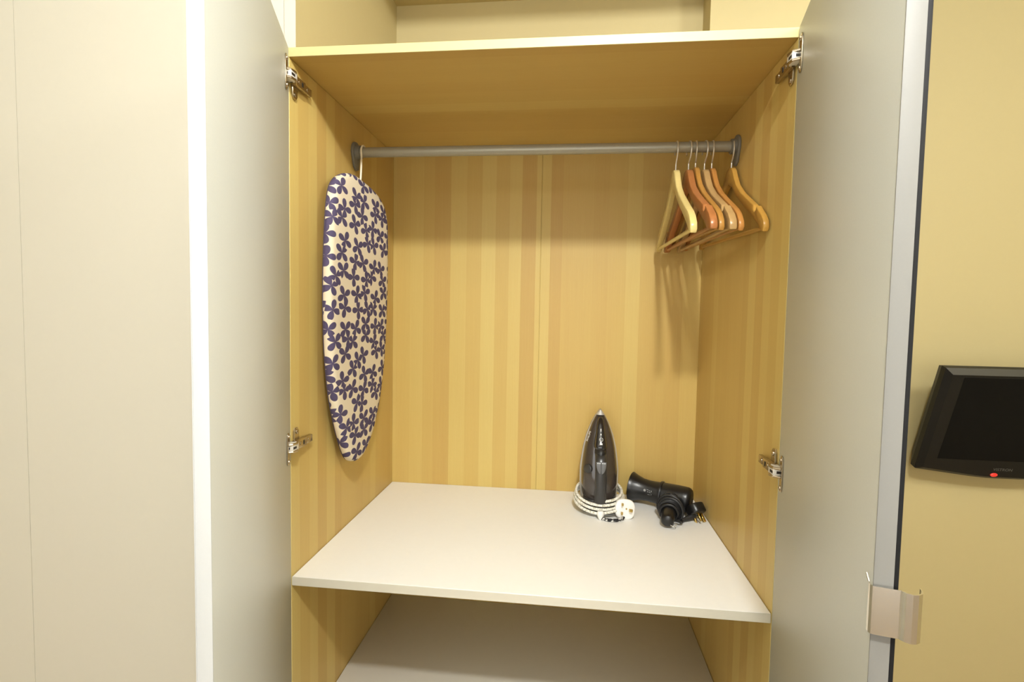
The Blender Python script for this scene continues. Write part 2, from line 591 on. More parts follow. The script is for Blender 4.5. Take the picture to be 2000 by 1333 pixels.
# back: two boards meeting at a fine joint
XJ = 0.4295
for x0, x1 in ((0.0, XJ - 0.0007), (XJ + 0.0007, W)):
    bm = bmesh.new()
    add_box(bm, (x0, D - 0.006, BOT), (x1, D - 0.0005, H), 0.0006, 1)
    wpart('back_panel', bm, M['wood_back'], smooth=False)
bm = bmesh.new()
add_box(bm, (XJ - 0.02, D - 0.0035, BOT), (XJ + 0.02, D - 0.0002, H - 0.001))
wpart('back_batten', bm, M['wood_back'], smooth=False)
bm = bmesh.new()
add_box(bm, (0.001, 0.0, -0.017), (W - 0.001, D - 0.0065, 0.0), 0.0006, 1)
sh = wpart('shelf', bm, M['melamine'])
bm = bmesh.new()
add_box(bm, (0.001, -0.0012, -0.0168), (W - 0.001, -0.0001, -0.0004), 0.0004, 1)
wpart('edge_band', bm, M['shelf_edge'], sh)
bm = bmesh.new()
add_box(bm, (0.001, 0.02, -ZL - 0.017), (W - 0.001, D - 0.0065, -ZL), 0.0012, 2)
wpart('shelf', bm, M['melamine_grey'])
bm = bmesh.new()
add_box(bm, (0.0, 0.0, BOT - T), (W, D - 0.0065, BOT), 0.001, 1)
wpart('bottom_panel', bm, M['wood_top'], smooth=False)
bm = bmesh.new()
add_box(bm, (0.0, 0.05, FL), (W, 0.05 + T, BOT - T), 0.001, 1)
wpart('plinth', bm, M['wood_top'], smooth=False)

# clothes rail
RY, RZ, RR = 0.285, 0.880, 0.0115
bm = bmesh.new()
add_lathe(bm, [(0.006, RR), (W - 0.006, RR)], (0, RY, RZ), (1, 0, 0), 28)
rail = wpart('clothes_rail', bm, M['rail_grey'])
for x0, sgn in ((0.0, 1), (W, -1)):
    bm = bmesh.new()
    ol = []
    for k in range(13):
        a = math.radians(-25 + 230 * k / 12)
        ol.append((RY + 0.023 * math.cos(a), RZ + 0.024 * math.sin(a)))
    ol += [(RY - 0.010, RZ - 0.036), (RY + 0.002, RZ - 0.042), (RY + 0.013, RZ - 0.038)]
    add_prism(bm, ol, lambda a, b: Vector((x0, a, b)), (sgn * 0.006, 0, 0), 0.0015, 2)
    add_lathe(bm, [(0.004, 0.0165), (0.016, 0.0155), (0.0165, 0.0145), (0.0165, 0.0117)], (x0, RY, RZ), (sgn, 0, 0), 24)
    wpart('rail_socket', bm, M['rail_cap'], rail)


# doors: hinged on the side panels and pushed a little inward of square
def door(x0, sgn, deg):
    a = math.radians(deg)
    u = Vector((sgn * math.sin(a), -math.cos(a), 0))          # along the door
    n = Vector((-sgn * math.cos(a), -math.sin(a), 0))         # through the door, outward
    return Vector((x0, 0, 0)), u, n


def slab(bm, o, u, n, u0, u1, n0, n1, z0, z1, bevel=0.0, mi=0):
    m = Matrix(((u[0], n[0], 0, o[0]), (u[1], n[1], 0, o[1]), (0, 0, 1, 0), (0, 0, 0, 1)))
    add_box(bm, (u0, n0, z0), (u1, n1, z1), bevel, 2, mi, m)


LD = 0.447
DT = H + T - 0.001
doors = []
for x0, sgn, deg, lab in ((-0.0005, 1, 20.0, 'grey door on the left with its pale edge toward the room'),
                          (W + 0.0005, -1, 12.1, 'grey door on the right with a steel pull at its edge')):
    o, u, n = door(x0, sgn, deg)
    o = o + u * 0.003
    bm = bmesh.new()
    slab(bm, o, u, n, 0.0, LD - 0.0035, 0.0, 0.0150, BOT - T, DT, 0.0008)
    dr = wpart('door', bm, M['door_grey'])
    dr['label'] = lab
    bm = bmesh.new()
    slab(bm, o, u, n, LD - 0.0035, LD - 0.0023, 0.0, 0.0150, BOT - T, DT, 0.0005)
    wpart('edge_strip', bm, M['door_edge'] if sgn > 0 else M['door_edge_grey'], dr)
    bm = bmesh.new()
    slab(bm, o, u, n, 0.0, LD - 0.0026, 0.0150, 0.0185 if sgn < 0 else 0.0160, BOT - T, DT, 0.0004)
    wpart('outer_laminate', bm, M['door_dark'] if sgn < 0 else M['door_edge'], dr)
    doors.append((dr, o, u, n))

# steel edge pull on the right door
dr, o, u, n = doors[1]
prof = [(-0.0016, 0.4425), (-0.0016, 0.4462), (-0.0008, 0.4476), (0.001, 0.4480), (0.0182, 0.4482), (0.0192, 0.4476),
        (0.0200, 0.4490), (0.0222, 0.4515), (0.0258, 0.4530), (0.0295, 0.4520), (0.0328, 0.4490), (0.0348, 0.4440), (0.0352, 0.4400)]


def strip(bm, pr_, z0, z1, th, o, u, n, mi=0):
    """Bent sheet of thickness th following a profile of (n, u) points."""
    P = [Vector(p) for p in pr_]
    off = []
    for i in range(len(P)):
        t = (P[min(i + 1, len(P) - 1)] - P[max(i - 1, 0)]).normalized()
        off.append(P[i] + Vector((-t[1], t[0])) * th)
    ol = P + off[::-1]
    V0 = [bm.verts.new(o + n * p[0] + u * p[1] + Vector((0, 0, z0))) for p in ol]
    V1 = [bm.verts.new(o + n * p[0] + u * p[1] + Vector((0, 0, z1))) for p in ol]
    m = len(ol)
    k = len(P)
    for i in range(m):
        j = (i + 1) % m
        bm.faces.new((V0[i], V0[j], V1[j], V1[i])).material_index = mi
    for V in (V0, V1):
        for i in range(k - 1):
            bm.faces.new((V[i], V[i + 1], V[m - 2 - i], V[m - 1 - i])).material_index = mi


bm = bmesh.new()
strip(bm, prof, 0.2385, 0.2805, 0.0012, o, u, n)
for z in (0.2415, 0.2475, 0.2735):
    add_lathe(bm, [(0, 0.0017), (0.0008, 0.0016), (0.0012, 0.0009), (0.0012, 0.0)], o + u * 0.4375 + n * 0.0002 + Vector((0, 0, z)), -n, 14)
add_tube(bm, [o + u * 0.437 + n * -0.003 + Vector((0, 0, 0.2865)), o + u * 0.441 + n * -0.002 + Vector((0, 0, 0.2805))], 0.0009, 6)
hd = wpart('handle', bm, M['chrome'], dr, angle=25)


# concealed hinges
def hinge(k, z, up):
    dr, o, u, n = doors[k]
    x0, s = (0.0, 1) if k == 0 else (W, -1)
    root_parent = dr
    # cup plate on the door
    bm = bmesh.new()
    ol = []
    for i in range(24):
        a = 2 * math.pi * i / 24
        ol.append((0.030 + 0.0085 * math.copysign(abs(math.cos(a)) ** 0.6, math.cos(a)), z + 0.030 * math.copysign(abs(math.sin(a)) ** 0.55, math.sin(a))))
    add_prism(bm, ol, lambda a, b: o + u * a + Vector((0, 0, b)) - n * 0.0002, -n * 0.0022, 0.0006, 1)
    for dz in (-0.023, 0.023):
        add_lathe(bm, [(0.0, 0.0038), (0.0018, 0.0034), (0.0026, 0.0015), (0.0026, 0)], o + u * 0.030 + Vector((0, 0, z + dz)) - n * 0.002, -n, 12)
    hp = wpart('hinge', bm, M['nickel'], dr)
    # link and arm: from the cup to the mounting plate on the side panel
    cup = o + u * 0.027 + Vector((0, 0, z)) - n * 0.001
    bm = bmesh.new()
    ax = x0 + s * 0.0125
    nose = Vector((ax, -0.014, z))
    w2 = 0.0085
    # link whitened as if in lamp glare, with a slot, bridging door and arm
    t1 = cup - n * 0.010
    q = [cup + Vector((0, 0, 0)), Vector((ax + s * 0.004, -0.024, z)), Vector((ax + s * 0.006, -0.012, z)), Vector((ax, 0.002, z))]
    for dz in (-w2 * 0.8, w2 * 0.8):
        add_tube(bm, [p + Vector((0, 0, dz)) for p in q], 0.0022, 8)
        # arm box running back along the panel, stepping down toward its tail
    add_box(bm, (min(x0 + s * 0.004, ax), -0.010, z - w2), (max(x0 + s * 0.004, ax), 0.036, z + w2), 0.0015, 2)
    add_box(bm, (min(x0 + s * 0.003, ax - s * 0.002), 0.030, z - w2 * 0.85), (max(x0 + s * 0.003, ax - s * 0.002), 0.062, z + w2 * 0.85), 0.0015, 2)
    for yy in (0.014, 0.047):
        add_lathe(bm, [(0, 0.0036), (0.001, 0.0034), (0.0013, 0.0)], (ax - (s * 0.002 if yy > 0.03 else 0), yy, z), (s, 0, 0), 12)
    arm = wpart('hinge_arm', bm, M['nickel'], dr)
    bm = bmesh.new()
    add_box(bm, (min(x0 + s * 0.0035, x0 + s * 0.018), -0.0255, z - w2), (max(x0 + s * 0.0035, x0 + s * 0.018), -0.004, z + w2), 0.0014, 2)
    wpart('hinge_link', bm, M['nickel_pale'], dr)
    for lo, hi in (((min(x0 + s * 0.0176, x0 + s * 0.0183), -0.0235, z - 0.0022), (max(x0 + s * 0.0176, x0 + s * 0.0183), -0.0125, z + 0.0022)),
                   ((min(ax - s * 0.001, ax + s * 0.0003), 0.022, z - 0.004), (max(ax - s * 0.001, ax + s * 0.0003), 0.027, z + 0.004)),
                   ((min(x0 + s * 0.0055, x0 + s * 0.0125), -0.0260, z - 0.0022), (max(x0 + s * 0.0055, x0 + s * 0.0125), -0.0252, z + 0.0022))):
        bm = bmesh.new()
        add_box(bm, lo, hi)
        wpart('hinge_slot', bm, M['dark_slot'], dr)
    # cross-shaped mounting plate, one wing above and one below
    bm = bmesh.new()
    for sg in (-1, 1):
        ol = [(0.004, z + sg * 0.004), (0.024, z + sg * 0.004), (0.0225, z + sg * 0.024), (0.018, z + sg * 0.030), (0.010, z + sg * 0.030), (0.0055, z + sg * 0.024)]
        if sg == -up:
            ol = [(0.004, z + sg * 0.004), (0.024, z + sg * 0.004), (0.0225, z + sg * 0.012), (0.0055, z + sg * 0.012)]
        add_prism(bm, ol, lambda a, b: Vector((x0, a, b)), (s * 0.004, 0, 0), 0.001, 1)
    add_lathe(bm, [(0, 0.0042), (0.0015, 0.0038), (0.0024, 0.0015), (0.0024, 0)], (x0 + s * 0.004, 0.014, z + up * 0.022), (s, 0, 0), 12)
    wpart('hinge_plate', bm, M['nickel'], dr)


for k in (0, 1):
    hinge(k, 0.922, -1)
    hinge(k, 0.2535, 1)

# ------------------------------------------------------------------ ironing board
BX = 0.041      # face of the padded cover
board = thing('ironing_board', 'small ironing board in a white and violet flowered cover hanging at the left', 'ironing board', (0.03, 0.24, 0.49))
BB = (0.03, 0.24, 0.49)
outline_px = [(0.131, 0.784), (0.165, 0.800), (0.205, 0.806), (0.250, 0.8045), (0.300, 0.800), (0.345, 0.791), (0.380, 0.774), (0.4015, 0.745), (0.409, 0.700),
              (0.409, 0.620), (0.405, 0.519), (0.396, 0.43), (0.377, 0.340), (0.345, 0.262), (0.307, 0.208), (0.262, 0.173), (0.222, 0.163),
              (0.185, 0.173), (0.158, 0.205), (0.128, 0.262), (0.104, 0.325), (0.088, 0.400), (0.081, 0.480), (0.080, 0.560), (0.084, 0.64),
              (0.090, 0.70), (0.098, 0.740), (0.110, 0.765)]
bo = [(p[1], p[2]) for p in smooth_path([(0, a, b) for a, b in outline_px], 3, True)]
cy_ = sum(p[0] for p in bo) / len(bo)
cz_ = sum(p[1] for p in bo) / len(bo)


def shrink(d):
    m = len(bo)
    out = []
    for i in range(m):
        a, b = bo[i - 1], bo[(i + 1) % m]
        ty, tz = b[0] - a[0], b[1] - a[1]
        l = math.hypot(ty, tz)
        ny, nz = -tz / l, ty / l
        if ny * (cy_ - bo[i][0]) + nz * (cz_ - bo[i][1]) < 0:
            ny, nz = -ny, -nz
        out.append((bo[i][0] + ny * d, bo[i][1] + nz * d))
    return out


bm = bmesh.new()
rings = [[Vector((x, a, b)) for a, b in shrink(d)] for x, d in
         ((BX - 0.020, 0.012), (BX - 0.020, 0.004), (BX - 0.0175, 0.0008), (BX - 0.012, 0.0), (BX - 0.006, 0.0008), (BX - 0.002, 0.004), (BX, 0.012), (BX + 0.001, 0.03), (BX + 0.0015, 0.06))]
add_loft(bm, rings)
new_object('padded_cover', bm, M['cloth'], board, BB, angle=70)
bm = bmesh.new()
add_tube(bm, [Vector((BX - 0.0195, a, b)) for a, b in shrink(0.003)], 0.0014, 8, closed=True)
new_object('cover_hem', bm, M['cloth_hem'], board, BB)
bm = bmesh.new()   # folded leg frame lying flat against the back of the board
for yy in (0.15, 0.32):
    add_tube(bm, smooth_path([(0.012, yy, 0.66), (0.010, yy - 0.01, 0.45), (0.010, yy + 0.01, 0.30)], 6), 0.006, 10)
add_tube(bm, [(0.010, 0.16, 0.30), (0.010, 0.33, 0.30)], 0.006, 10)
add_tube(bm, [(0.012, 0.15, 0.66), (0.012, 0.32, 0.66)], 0.006, 10)
new_object('folded_leg', bm, M['white_steel'], board, BB)
bm = bmesh.new()
hx = 0.034
hp_ = [(0.026, 0.243, 0.775), (0.031, 0.2445, 0.800), (0.032, 0.246, 0.822), (0.031, 0.250, 0.838), (0.027, 0.2600, 0.853), (0.0235, 0.2690, 0.866), (0.0225, 0.2695, 0.881), (0.0225, 0.2755, 0.8915), (0.0225, 0.2860, 0.8945), (0.0225, 0.297, 0.889), (0.0225, 0.3005, 0.879)]
add_tube(bm, smooth_path(hp_, 6), 0.0022, 10)
new_object('hanging_hook', bm, M['cream_wire'], board, BB)

# ------------------------------------------------------------------ coat hangers
HG = 'wooden coat hangers on the rail'


def hanger(label, x, yaw_, tilt, colour, thick, notch, hook_yaw, dz=0.0, blunt=False, bar_drop=0.0):
    t = thing('coat_hanger', label, 'hanger', (x, RY, RZ + RR + 0.0018), HG)
    top = [(0.0, -0.063), (0.013, -0.065), (0.023, -0.073), (0.034, -0.089), (0.052, -0.109), (0.085, -0.131), (0.125, -0.151), (0.158, -0.167)]
    if notch:
        top += [(0.160, -0.1685), (0.1615, -0.1785), (0.166, -0.1815), (0.172, -0.1795), (0.176, -0.1725)]
    top += [(0.185, -0.180), (0.203, -0.192), (0.2145, -0.205), (0.218, -0.217)]
    if blunt:
        bot = [(0.216, -0.222), (0.196, -0.222), (0.178, -0.207), (0.14, -0.183), (0.095, -0.160), (0.055, -0.135), (0.025, -0.112), (0.0, -0.102)]
    else:
        bot = [(0.214, -0.224), (0.203, -0.222), (0.183, -0.206), (0.14, -0.181), (0.095, -0.157), (0.055, -0.133), (0.025, -0.110), (0.0, -0.099)]
    right = top[1:] + bot[:-1]
    ol = [top[0]] + right + [bot[-1]] + [(-a, b) for a, b in reversed(right)]
    bm = bmesh.new()
    add_prism(bm, ol, lambda a, b: Vector((-thick / 2, a, b + dz)), (thick, 0, 0), min(0.0022, thick * 0.2), 2)
    new_object('shoulder', bm, hanger_wood('hanger_wood', colour), t, angle=45)
    bm = bmesh.new()
    add_tube(bm, [(0, -0.208, -0.2165 + dz - bar_drop), (0, 0.208, -0.2165 + dz - bar_drop)], 0.0042, 12)
    new_object('trouser_bar', bm, hanger_wood('hanger_bar_wood', colour), t)
    bm = bmesh.new()
    r = 0.0195
    c = (0.0, -r - 0.0009)
    pts = [(0, 0, -0.075 + dz), (0, 0, -0.052 + dz * 0.6), (0, -0.003, -0.046), (0, -0.0125, -0.037)]
    for k in range(0, 11):
        a = math.radians(200 - 215 * k / 10)
        pts.append((0, r * math.cos(a), c[1] + r * math.sin(a) + 0.0))
    rot = Matrix.Rotation(hook_yaw, 4, 'Z')
    P = [rot @ p for p in smooth_path(pts, 4)]
    add_tube(bm, P, 0.0016, 8)
    new_object('hook', bm, M['wire'], t)
    t.rotation_euler = (tilt, 0, yaw_)
    return t


hanger('pale beech hanger at the open left end of the row, without notches', 0.7400, -0.025, math.radians(2.2), lin(212, 190, 122), 0.0130, False, 0.0, 0.0)
hanger('reddish brown notched hanger just right of the pale one', 0.7670, 0.01, math.radians(1.0), lin(162, 104, 58), 0.0135, True, 0.05, 0.0, True)
hanger('slim golden hanger partly hidden behind the reddish notched one', 0.7820, 0.012, math.radians(2.6), lin(172, 124, 58), 0.0100, False, -0.15, 0.006)
hanger('wide dull tan hanger with a notch, fourth from the left', 0.8010, 0.01, math.radians(1.2), lin(172, 138, 88), 0.0135, True, 0.05, 0.0, True)
hanger('slim orange-brown hanger tucked behind the dull tan one', 0.8165, 0.008, math.radians(2.0), lin(172, 118, 58), 0.0102, False, -0.1, 0.003)
hanger('golden notched hanger hanging alone by the right side panel', 0.8585, 0.016, math.radians(2.6), lin(178, 134, 60), 0.0108, True, -0.1, 0.004)

# ------------------------------------------------------------------ steam iron
IB = (0.602, 0.44, 0.0)
iron = thing('steam_iron', 'black and smoky grey steam iron standing on its heel against the back', 'iron', IB)
YS = 0.492      # plane of the soleplate; the body grows toward the front


def half_w(v):
    tab = [(0.0, 0.044), (0.03, 0.0485), (0.06, 0.051), (0.10, 0.0515), (0.15, 0.046), (0.19, 0.036), (0.22, 0.0245), (0.24, 0.0135), (0.252, 0.0055), (0.257, 0.0015)]
    for (a, b), (c, d) in zip(tab, tab[1:]):
        if v <= c:
            return b + (d - b) * (v - a) / (c - a)
    return tab[-1][1]


VS = [0.0, 0.01, 0.03, 0.06, 0.10, 0.13, 0.16, 0.19, 0.21, 0.225, 0.24, 0.250, 0.256]
LEAN = 0.10     # the iron leans back


def ip(uu, w, v):
    """Iron point: across, away from the soleplate, up."""
    return Vector((IB[0] + uu, YS - w - 0.10 * LEAN + LEAN * (v - 0.13) * 0.35, v))


def iron_layer(w0, w1, scale, inset, v0=0.0, v1=0.257, mi=0, name='', m=None, parent=None):
    bm = bmesh.new()
    ol = []
    vs = [v for v in VS if v0 <= v <= v1]
    for v in vs:
        ol.append((max(half_w(v) * scale - inset, 0.0008), v))
    for v in reversed(vs):
        ol.append((-max(half_w(v) * scale - inset, 0.0008), v))
    add_prism(bm, ol, lambda a, b: ip(a, w0, b), ip(0, w1, 0) - ip(0, w0, 0), 0.0015, 2)
    return new_object(name, bm, m, parent or iron, IB, angle=40)


iron_layer(0.0, 0.006, 1.0, 0.0005, 0.0, 0.256, name='soleplate', m=M['soleplate'])
iron_layer(0.006, 0.018, 0.985, 0.0, 0.0, 0.256, name='rim', m=M['iron_rim'])


def body_rings(hfun, wf, w0, vs, nn=18, pw=0.75):
    rings = []
    for v in vs:
        a = max(half_w(v) * wf, 0.001)
        h = hfun(v)
        ring = []
        for k in range(nn + 1):
            th = math.pi * k / nn
            cx, sx = math.cos(th), math.sin(th)
            ring.append(ip(a * math.copysign(abs(cx) ** pw, cx), w0 + h * abs(sx) ** pw, v))
        rings.append(ring)
    return rings


def interp(tab):
    def f(v):
        for (a, b), (c, d) in zip(tab, tab[1:]):
            if v <= c:
                return b + (d - b) * max(0, v - a) / (c - a)
        return tab[-1][1]
    return f


bm = bmesh.new()
add_loft(bm, body_rings(interp([(0, 0.050), (0.05, 0.050), (0.12, 0.046), (0.17, 0.038), (0.21, 0.025), (0.235, 0.012), (0.245, 0.005)]), 0.92, 0.0175,
                        [0.004, 0.015, 0.04, 0.07, 0.10, 0.13, 0.16, 0.185, 0.205, 0.222, 0.235, 0.245]))
new_object('water_tank', bm, M['iron_tank'], iron, IB, angle=60)
bm = bmesh.new()     # silver nose over the tip
add_loft(bm, body_rings(interp([(0.2435, 0.0085), (0.256, 0.003)]), 0.96, 0.0175, [0.2435, 0.2465, 0.250, 0.253, 0.256]))
new_object('nose_cap', bm, M['iron_rim'], iron, IB, angle=60)
# glossy black ridge with the filling flap, widening downward
bm = bmesh.new()
rings = []
for v, a, w0, w1 in ((0.2405, 0.0048, 0.020, 0.034), (0.232, 0.0082, 0.022, 0.041), (0.218, 0.0108, 0.03, 0.0505), (0.200, 0.0132, 0.035, 0.0605), (0.184, 0.0158, 0.04, 0.070),
                     (0.172, 0.0172, 0.045, 0.0765), (0.165, 0.0165, 0.045, 0.0775), (0.162, 0.014, 0.047, 0.075)):
    rings.append([ip(a * math.copysign(abs(math.cos(math.pi * k / 12)) ** 0.6, math.cos(math.pi * k / 12)), w0 + (w1 - w0) * abs(math.sin(math.pi * k / 12)) ** 0.7, v) for k in range(13)])
add_loft(bm, rings)
ridge = new_object('filling_flap', bm, M['iron_black'], iron, IB, angle=60)
bm = bmesh.new()
for v, a in ((0.211, 0.0011), (0.208, 0.0011), (0.1995, 0.0014), (0.178, 0.0035)):
    w = {0.211: 0.0545, 0.208: 0.0562, 0.1995: 0.061, 0.178: 0.0735}[v]
    add_box(bm, (-a, -0.0007, -0.0022), (a, 0.0007, 0.0022), 0.0, 1, 0, Matrix.Translation(ip(0.0, w, v)))
add_tube(bm, [ip(0.0005 + 0.0042 * math.cos(t_ * math.pi / 8), 0.0675 + 0.003 * math.sin(t_ * -math.pi / 8), 0.188 + 0.0042 * math.sin(t_ * math.pi / 8)) for t_ in range(16)], 0.0005, 6, closed=True)
new_object('flap_mark', bm, M['print_white'], ridge, IB)
# handle arching from the heel to the front, with a black throat under its prow
bm = bmesh.new()
hp_ = smooth_path([ip(0, 0.050, 0.004), ip(0, 0.078, 0.010), ip(0, 0.092, 0.035), ip(0, 0.097, 0.075), ip(0, 0.096, 0.115), ip(0, 0.088, 0.140), ip(0, 0.070, 0.152), ip(0, 0.050, 0.157)], 5)
hr_ = [0.023 - 0.0085 * min(1, i / (len(hp_) * 0.35)) for i in range(len(hp_))]
add_tube(bm, hp_, hr_, 20, flat=0.62, ref=(0, 1, 0.3))
new_object('handle', bm, M['iron_dark'], iron, IB, angle=60)
bm = bmesh.new()
add_loft(bm, [[ip(a * math.cos(math.pi * 2 * k / 16), 0.060 + w * math.sin(math.pi * 2 * k / 16), v) for k in range(16)] for v, a, w in ((0.146, 0.013, 0.020), (0.152, 0.0155, 0.029), (0.159, 0.0150, 0.028), (0.166, 0.011, 0.018))])
new_object('throat', bm, M['black_matt'], iron, IB, angle=60)
for sg in (-1, 1):
    bm = bmesh.new()
    ol = [(sg * 0.0006, 0.0), (sg * 0.0128, 0.0)]
    for k in range(1, 9):
        a = math.pi / 2 * k / 8
        ol.append((sg * (0.0006 + 0.0124 * math.cos(a)), -0.030 * math.sin(a)))
    c0 = ip(0, 0.0985, 0.139)
    vv = (ip(0, 0.107, 0.105) - c0).normalized()
    add_prism(bm, ol, lambda a, b: c0 + Vector((a, 0, 0)) - vv * b, Vector((0, -0.0035, 0.0012)), 0.0008, 2)
    bt = new_object('steam_button', bm, M['iron_grey'], iron, IB)
    bm = bmesh.new()
    for q in (0.0035, 0.0085):
        add_box(bm, (-0.0018, -0.0004, -0.0007), (0.0018, 0.0004, 0.0007), 0, 1, 0, Matrix.Translation(c0 + Vector((sg * q, -0.0040, 0.0012)) + vv * 0.0035))
    new_object('button_mark', bm, M['print_white'], bt, IB)
# dark heel the iron stands on
bm = bmesh.new()
add_loft(bm, [[ip(a * math.copysign(abs(math.cos(2 * math.pi * k / 28)) ** 0.7, math.cos(2 * math.pi * k / 28)),
                  0.040 + w * math.copysign(abs(math.sin(2 * math.pi * k / 28)) ** 0.7, math.sin(2 * math.pi * k / 28)), v) for k in range(28)]
             for v, a, w in ((0.0, 0.043, 0.040), (0.003, 0.0455, 0.0425), (0.020, 0.0455, 0.042), (0.034, 0.042, 0.036))])
new_object('heel', bm, M['iron_dark'], iron, IB, angle=50)
# temperature dial on the left flank
bm = bmesh.new()
add_lathe(bm, [(0, 0.012), (0.004, 0.0115), (0.005, 0.010), (0.005, 0.0)], ip(-0.030, 0.0585, 0.110), (-0.55, -0.83, 0), 20)
new_object('side_dial', bm, M['iron_dark'], iron, IB)
dirv = (ip(-0.0295, 0.030, 0.2) - ip(-0.0375, 0.034, 0.175))
text_object('lettering', 'PHILIPS', 0.0085, frame(ip(-0.0302, 0.0442, 0.1905), dirv, (-0.62, 0.75, 0.0)), M['print_white'], iron, IB)

# braided flex wound round the heel, its clip and plug
bm = bmesh.new()
loops = []
for k in range(0, 73):
    t_ = k / 24.0 * 2 * math.pi
    i = k / 24.0
    e = 0.005 * i
    cxx = IB[0] + (0.0575 + e * 0.45) * math.cos(t_ - math.pi / 2)
    cyy = YS - 0.052 + (0.0585 + e * 0.6) * math.sin(t_ - math.pi / 2)
    zz = 0.040 + 0.026 * (0.5 + 0.5 * math.sin(t_ - math.pi / 2)) - 0.0095 * i
    loops.append((cxx, min(cyy, 0.5475), max(zz, 0.0045)))
loops += [(0.612, 0.370, 0.0145), (0.632, 0.3735, 0.018), (0.648, 0.384, 0.0215), (0.655, 0.390, 0.024)]
add_tube(bm, smooth_path(loops, 3), 0.0036, 10)
flex = new_object('flex', bm, M['cord_white'], iron, IB)
flex['label'] = 'white braided flex wound round the heel'
bm = bmesh.new()
add_tube(bm, smooth_path([(0.604, 0.365, 0.004), (0.618, 0.356, 0.0042), (0.636, 0.355, 0.0042), (0.650, 0.362, 0.0042), (0.660, 0.374, 0.0042), (0.668, 0.395, 0.0042)], 5), 0.0038, 10)
fl2 = new_object('flex_tail', bm, M['cord_fleck'], iron, IB)
fl2['label'] = 'black and white flecked braided flex'
bm = bmesh.new()
add_loft(bm, [[Vector((0.602 + a * math.cos(2 * math.pi * k / 16), 0.3635 + b * math.sin(2 * math.pi * k / 16), z)) for k in range(16)]
              for z, a, b in ((0.0, 0.0025, 0.002), (0.004, 0.0055, 0.004), (0.012, 0.0085, 0.006), (0.019, 0.0085, 0.006), (0.022, 0.006, 0.0045))])
new_object('flex_clip', bm, M['plug_white'], iron, IB, angle=60)


def plug(parent, base, centre, xa, ya, body, pin_len, size=0.047, thick=0.017):
    """Three-pin plug: local z points out of the pin face, the earth pin toward local +x."""
    m = frame(centre, xa, ya)
    k = size / 0.047
    ol = []
    for i in range(36):
        a = 2 * math.pi * i / 36
        ca, sa = math.cos(a), math.sin(a)
        rx, ry = 0.0245 * k, 0.0245 * k
        ol.append((rx * math.copysign(abs(ca) ** 0.72, ca), ry * math.copysign(abs(sa) ** 0.72, sa)))
    bm = bmesh.new()
    add_prism(bm, ol, lambda a, b: m @ Vector((a, b, -thick * k)), m.to_3x3() @ Vector((0, 0, thick * k)), 0.004 * k, 3)
    o_ = new_object('plug', bm, body, parent, base, angle=50)
    bm = bmesh.new()
    for px, py, sx, sy in ((-0.0090, 0.0105, 0.0021, 0.0034), (-0.0090, -0.0105, 0.0021, 0.0034), (0.0125, -0.001, 0.0040, 0.0034)):
        add_box(bm, ((px - sx) * k, (py - sy) * k, -0.001), ((px + sx) * k, (py + sy) * k, pin_len), 0.0006, 1, 0, m)
    new_object('plug_pin', bm, M['brass'], o_, base)
    return o_, m


pw, pm = plug(iron, IB, (0.6640, 0.379, 0.0245), (1, 0.05, -0.10), (0.05, 0.28, 1.0), M['plug_white'], 0.011)
bm = bmesh.new()
add_lathe(bm, [(-0.0005, 0.0022), (0.0004, 0.0021), (0.0004, 0.0)], pm @ Vector((0.0025, 0.001, 0)), pm.to_3x3() @ Vector((0, 0, 1)), 12)
new_object('plug_screw', bm, M['brass'], pw, IB)

# ------------------------------------------------------------------ hair dryer
HB = (0.765, 0.45, 0.0)
dryer = thing('hair_dryer', 'black hair dryer lying on the shelf with its flex wound round the handle', 'hair dryer', HB)
A0, A1 = Vector((0.694, 0.507, 0.0405)), Vector((0.834, 0.440, 0.0338))
ax_ = (A1 - A0).normalized()
LN = (A1 - A0).length
bm = bmesh.new()
add_lathe(bm, [(0.012, 0.018), (0.002, 0.0365), (0.0, 0.0400), (0.002, 0.0400), (0.010, 0.0360), (0.020, 0.0320), (0.032, 0.0288), (0.048, 0.0276), (0.066, 0.0284), (0.078, 0.0294)], A0, ax_, 32)
noz = new_object('nozzle', bm, M['black'], dryer, HB, angle=50)
bm = bmesh.new()
add_lathe(bm, [(0.0775, 0.0290), (0.0785, 0.0325), (0.0815, 0.0332), (0.0845, 0.0325), (0.0855, 0.0302), (0.10, 0.0312), (0.12, 0.0322), (0.140, 0.0326), (LN - 0.006, 0.0322), (LN - 0.001, 0.0302), (LN + 0.003, 0.026), (LN + 0.0045, 0.018), (LN + 0.005, 0.0)], A0, ax_, 32)
body = new_object('barrel', bm, M['black'], dryer, HB, angle=50)
bm = bmesh.new()
for k in range(5):
    rr = 0.006 + 0.0045 * k
    add_tube(bm, [A0 + ax_ * (LN + 0.0048 - 0.0009 * k) + (Vector((0, 0, 1)) * math.cos(t_ * math.pi / 10) + ax_.cross(Vector((0, 0, 1))).normalized() * math.sin(t_ * math.pi / 10)) * rr for t_ in range(20)], 0.0008, 6, closed=True)
new_object('rear_grille', bm, M['black_matt'], body, HB)
h0, h1 = A0 + ax_ * 0.108, Vector((0.757, 0.330, 0.0185))
hx_ = (h1 - h0).normalized()
HL = (h1 - h0).length
bm = bmesh.new()
add_lathe(bm, [(0.005, 0.023), (0.026, 0.0225), (0.034, 0.0195), (0.05, 0.0180), (0.08, 0.0170), (HL - 0.012, 0.0160), (HL - 0.004, 0.0145), (HL, 0.0115), (HL + 0.001, 0.0)], h0, hx_, 26)
new_object('handle', bm, M['black'], dryer, HB, angle=50)
bm = bmesh.new()
add_lathe(bm, [(0.0275, 0.0235), (0.0285, 0.0245), (0.0315, 0.0245), (0.0325, 0.0225)], h0, hx_, 26)
new_object('handle_collar', bm, M['black'], dryer, HB)
